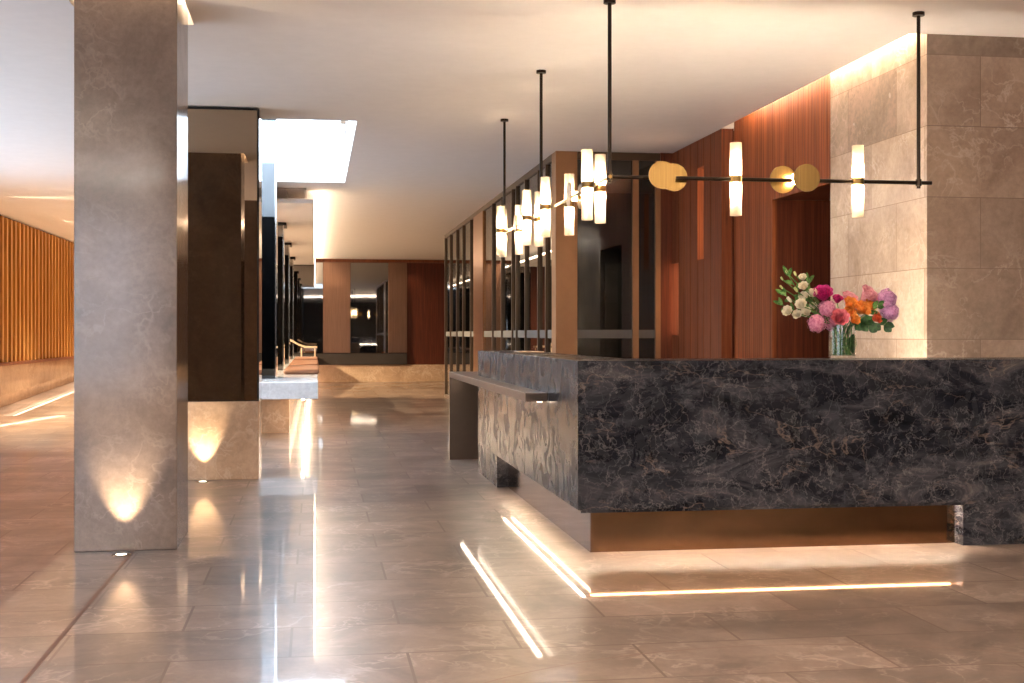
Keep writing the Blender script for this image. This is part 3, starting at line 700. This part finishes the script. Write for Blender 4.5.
FL = [
 ('lisianthus', 803, 278, .02, .020, 'white', 'rose', 'ivory lisianthus bloom at the very top of the white spray', 'ivory lisianthus'),
 ('lisianthus', 804, 287, -.01, .024, 'white', 'rose', 'ivory lisianthus just below the topmost white bloom', 'ivory lisianthus'),
 ('lisianthus', 804, 297, .01, .024, 'white', 'rose', 'ivory lisianthus in the middle of the white spray', 'ivory lisianthus'),
 ('lisianthus', 813, 294, .0, .025, 'white', 'rose', 'ivory lisianthus touching the left of the magenta peony', 'ivory lisianthus'),
 ('lisianthus', 802, 305, -.03, .028, 'white', 'rose', 'large ivory lisianthus facing front below the middle of the spray', 'ivory lisianthus'),
 ('lisianthus', 788.5, 311.5, -.01, .026, 'white', 'rose', 'ivory lisianthus farthest left and lowest in the spray', 'ivory lisianthus'),
 ('lisianthus', 798, 315, -.02, .023, 'white', 'rose', 'ivory lisianthus at the bottom edge of the white spray', 'ivory lisianthus'),
 ('lisianthus', 806.5, 313, .0, .026, 'white', 'rose', 'ivory lisianthus just left of the lower pink hydrangea', 'ivory lisianthus'),
 ('lisianthus', 813.5, 306.5, .02, .020, 'white', 'rose', 'small ivory lisianthus tucked under the magenta peony', 'ivory lisianthus'),
 ('lisianthus_bud', 790, 300, .0, .019, 'white', 'bud', 'closed ivory bud on the left side of the spray', 'lisianthus buds'),
 ('lisianthus_bud', 796.5, 290, -.01, .016, 'bud', 'bud', 'greenish ivory bud left of the upper white blooms', 'lisianthus buds'),
 ('lisianthus_bud', 782.5, 279, .01, .011, 'bud', 'bud', 'tiny green bud at the upper left tip of the spray', 'lisianthus buds'),
 ('lisianthus_bud', 782, 287.5, .0, .012, 'bud', 'bud', 'tiny green bud below the upper left tip of the spray', 'lisianthus buds'),
 ('lisianthus_bud', 795.5, 274, .01, .014, 'bud', 'bud', 'narrow green bud standing highest in the spray', 'lisianthus buds'),
 ('lisianthus_bud', 787, 272, .02, .012, 'bud', 'bud', 'slim green bud left of the highest bud', 'lisianthus buds'),
 ('peony', 823.5, 295, -.02, .046, 'magenta', 'rose', 'deep magenta peony between white spray and pink hydrangeas', 'peonies'),
 ('peony', 837.5, 299.5, .03, .026, 'magenta', 'rose', 'small magenta bloom half hidden behind the pink hydrangeas', 'peonies'),
 ('hydrangea', 817, 323.5, -.03, .054, 'pink', 'hyd', 'pink hydrangea head lowest on the left of the vase', 'hydrangeas'),
 ('hydrangea', 827, 309, .0, .056, 'pink', 'hyd', 'pink hydrangea head directly below the magenta peony', 'hydrangeas'),
 ('hydrangea', 831, 324, .01, .040, 'pink', 'hyd', 'pink hydrangea head just above the left rim of the vase', 'hydrangeas'),
 ('peony', 840, 318.5, -.07, .042, 'coral', 'rose', 'round coral pink peony above the vase rim', 'peonies'),
 ('peony', 849, 299, .03, .040, 'blush', 'rose', 'pale blush peony behind the orange roses', 'peonies'),
 ('peony', 868, 296, .02, .052, 'blush', 'rose', 'large pale blush peony at the top right of the bouquet', 'peonies'),
 ('rose', 850.5, 305, -.03, .038, 'orange', 'rose', 'orange rose highest of the orange cluster', 'orange roses'),
 ('rose', 862, 309.5, -.05, .040, 'orange', 'rose', 'large bright orange rose in the centre of the orange cluster', 'orange roses'),
 ('rose', 869, 306, -.02, .034, 'orange', 'rose', 'orange rose farthest right in the orange cluster', 'orange roses'),
 ('rose', 849.5, 313, -.05, .032, 'orange', 'rose', 'orange rose right beside the coral pink peony', 'orange roses'),
 ('rose', 854, 320, -.07, .028, 'orange', 'rose', 'small orange rose lowest above the vase rim', 'orange roses'),
 ('rose', 876, 318, -.03, .030, 'red', 'rose', 'red orange rose among the dark leaves at right', 'orange roses'),
 ('hydrangea', 886.5, 299, .0, .062, 'lavender', 'hyd', 'lavender hydrangea head upper right of the bouquet', 'hydrangeas'),
 ('hydrangea', 889.5, 312, -.01, .058, 'lavender', 'hyd', 'lavender hydrangea head lower right of the bouquet', 'hydrangeas'),
]
lv = {}
for f in FL:
    tt, c = flower(*f); lv[f[7]] = (tt, c)
def foliage(px, py, tx, ty, w, col, label, dy=0):
    base, tip = fpos(px, py, dy), fpos(tx, ty, dy - .01)
    t = thing('leafy_stem', base, label, 'foliage', 'leafy stems in the bouquet')
    m = MB(); d = tip - base
    for k in range(5):
        p = base + d * (k / 5); s = 1 if k % 2 else -1
        sd = Vector((-d.z, 0, d.x)).normalized() * s
        leaf(m, p, p + d.normalized() * .045 + sd * .035 + Vector((0, random.uniform(-.02, .02), 0)), w)
    leaf(m, base + d * .8, tip + d.normalized() * .03, w)
    part(m, 'leaves', FM[col], t, True)
    neck = Vector((VX + max(-.05, min(.05, (base.x - VX) * .3)), VY, VZ + .19)); foot = Vector((VX + random.uniform(-.04, .04), VY + random.uniform(-.04, .04), VZ + .02))
    pts = [foot.lerp(neck, i / 4) for i in range(5)] + [neck.lerp(base, i / 5) for i in range(1, 6)] + [base.lerp(tip, i / 4) for i in range(1, 5)]
    part(MB().tube(pts, .0025, 6), 'stem', FM[col], t, True)
foliage(806, 306, 786, 270, .026, 'green', 'green leafy stem rising highest at the left of the white spray', .02)
foliage(812, 312, 780, 292, .026, 'green', 'green leafy stem behind the middle of the white spray', .03)
foliage(806, 316, 778, 303, .022, 'green', 'green leafy stem pointing farthest left', .01)
foliage(815, 310, 808, 277, .026, 'green', 'green leafy stem beside the topmost white blooms', .03)
foliage(856, 324, 872, 326, .05, 'dark', 'dark broad leaves hanging right of the small orange rose', -.03)
foliage(862, 322, 890, 326, .05, 'dark', 'dark broad leaves under the lavender hydrangeas', -.02)
foliage(862, 318, 882, 304, .035, 'green', 'bright green leaves between orange roses and lavender hydrangea', -.04)
tt = thing('vase_leaf', (VX + .05, VY - .03, VZ + .02), 'broad dark leaf inside the glass vase', 'leaf')
m = MB(); leaf(m, (VX + .055, VY - .03, VZ + .03), (VX + .058, VY - .03, VZ + .15), .06, .05); part(m, 'blade', FM['dark'], tt, True)
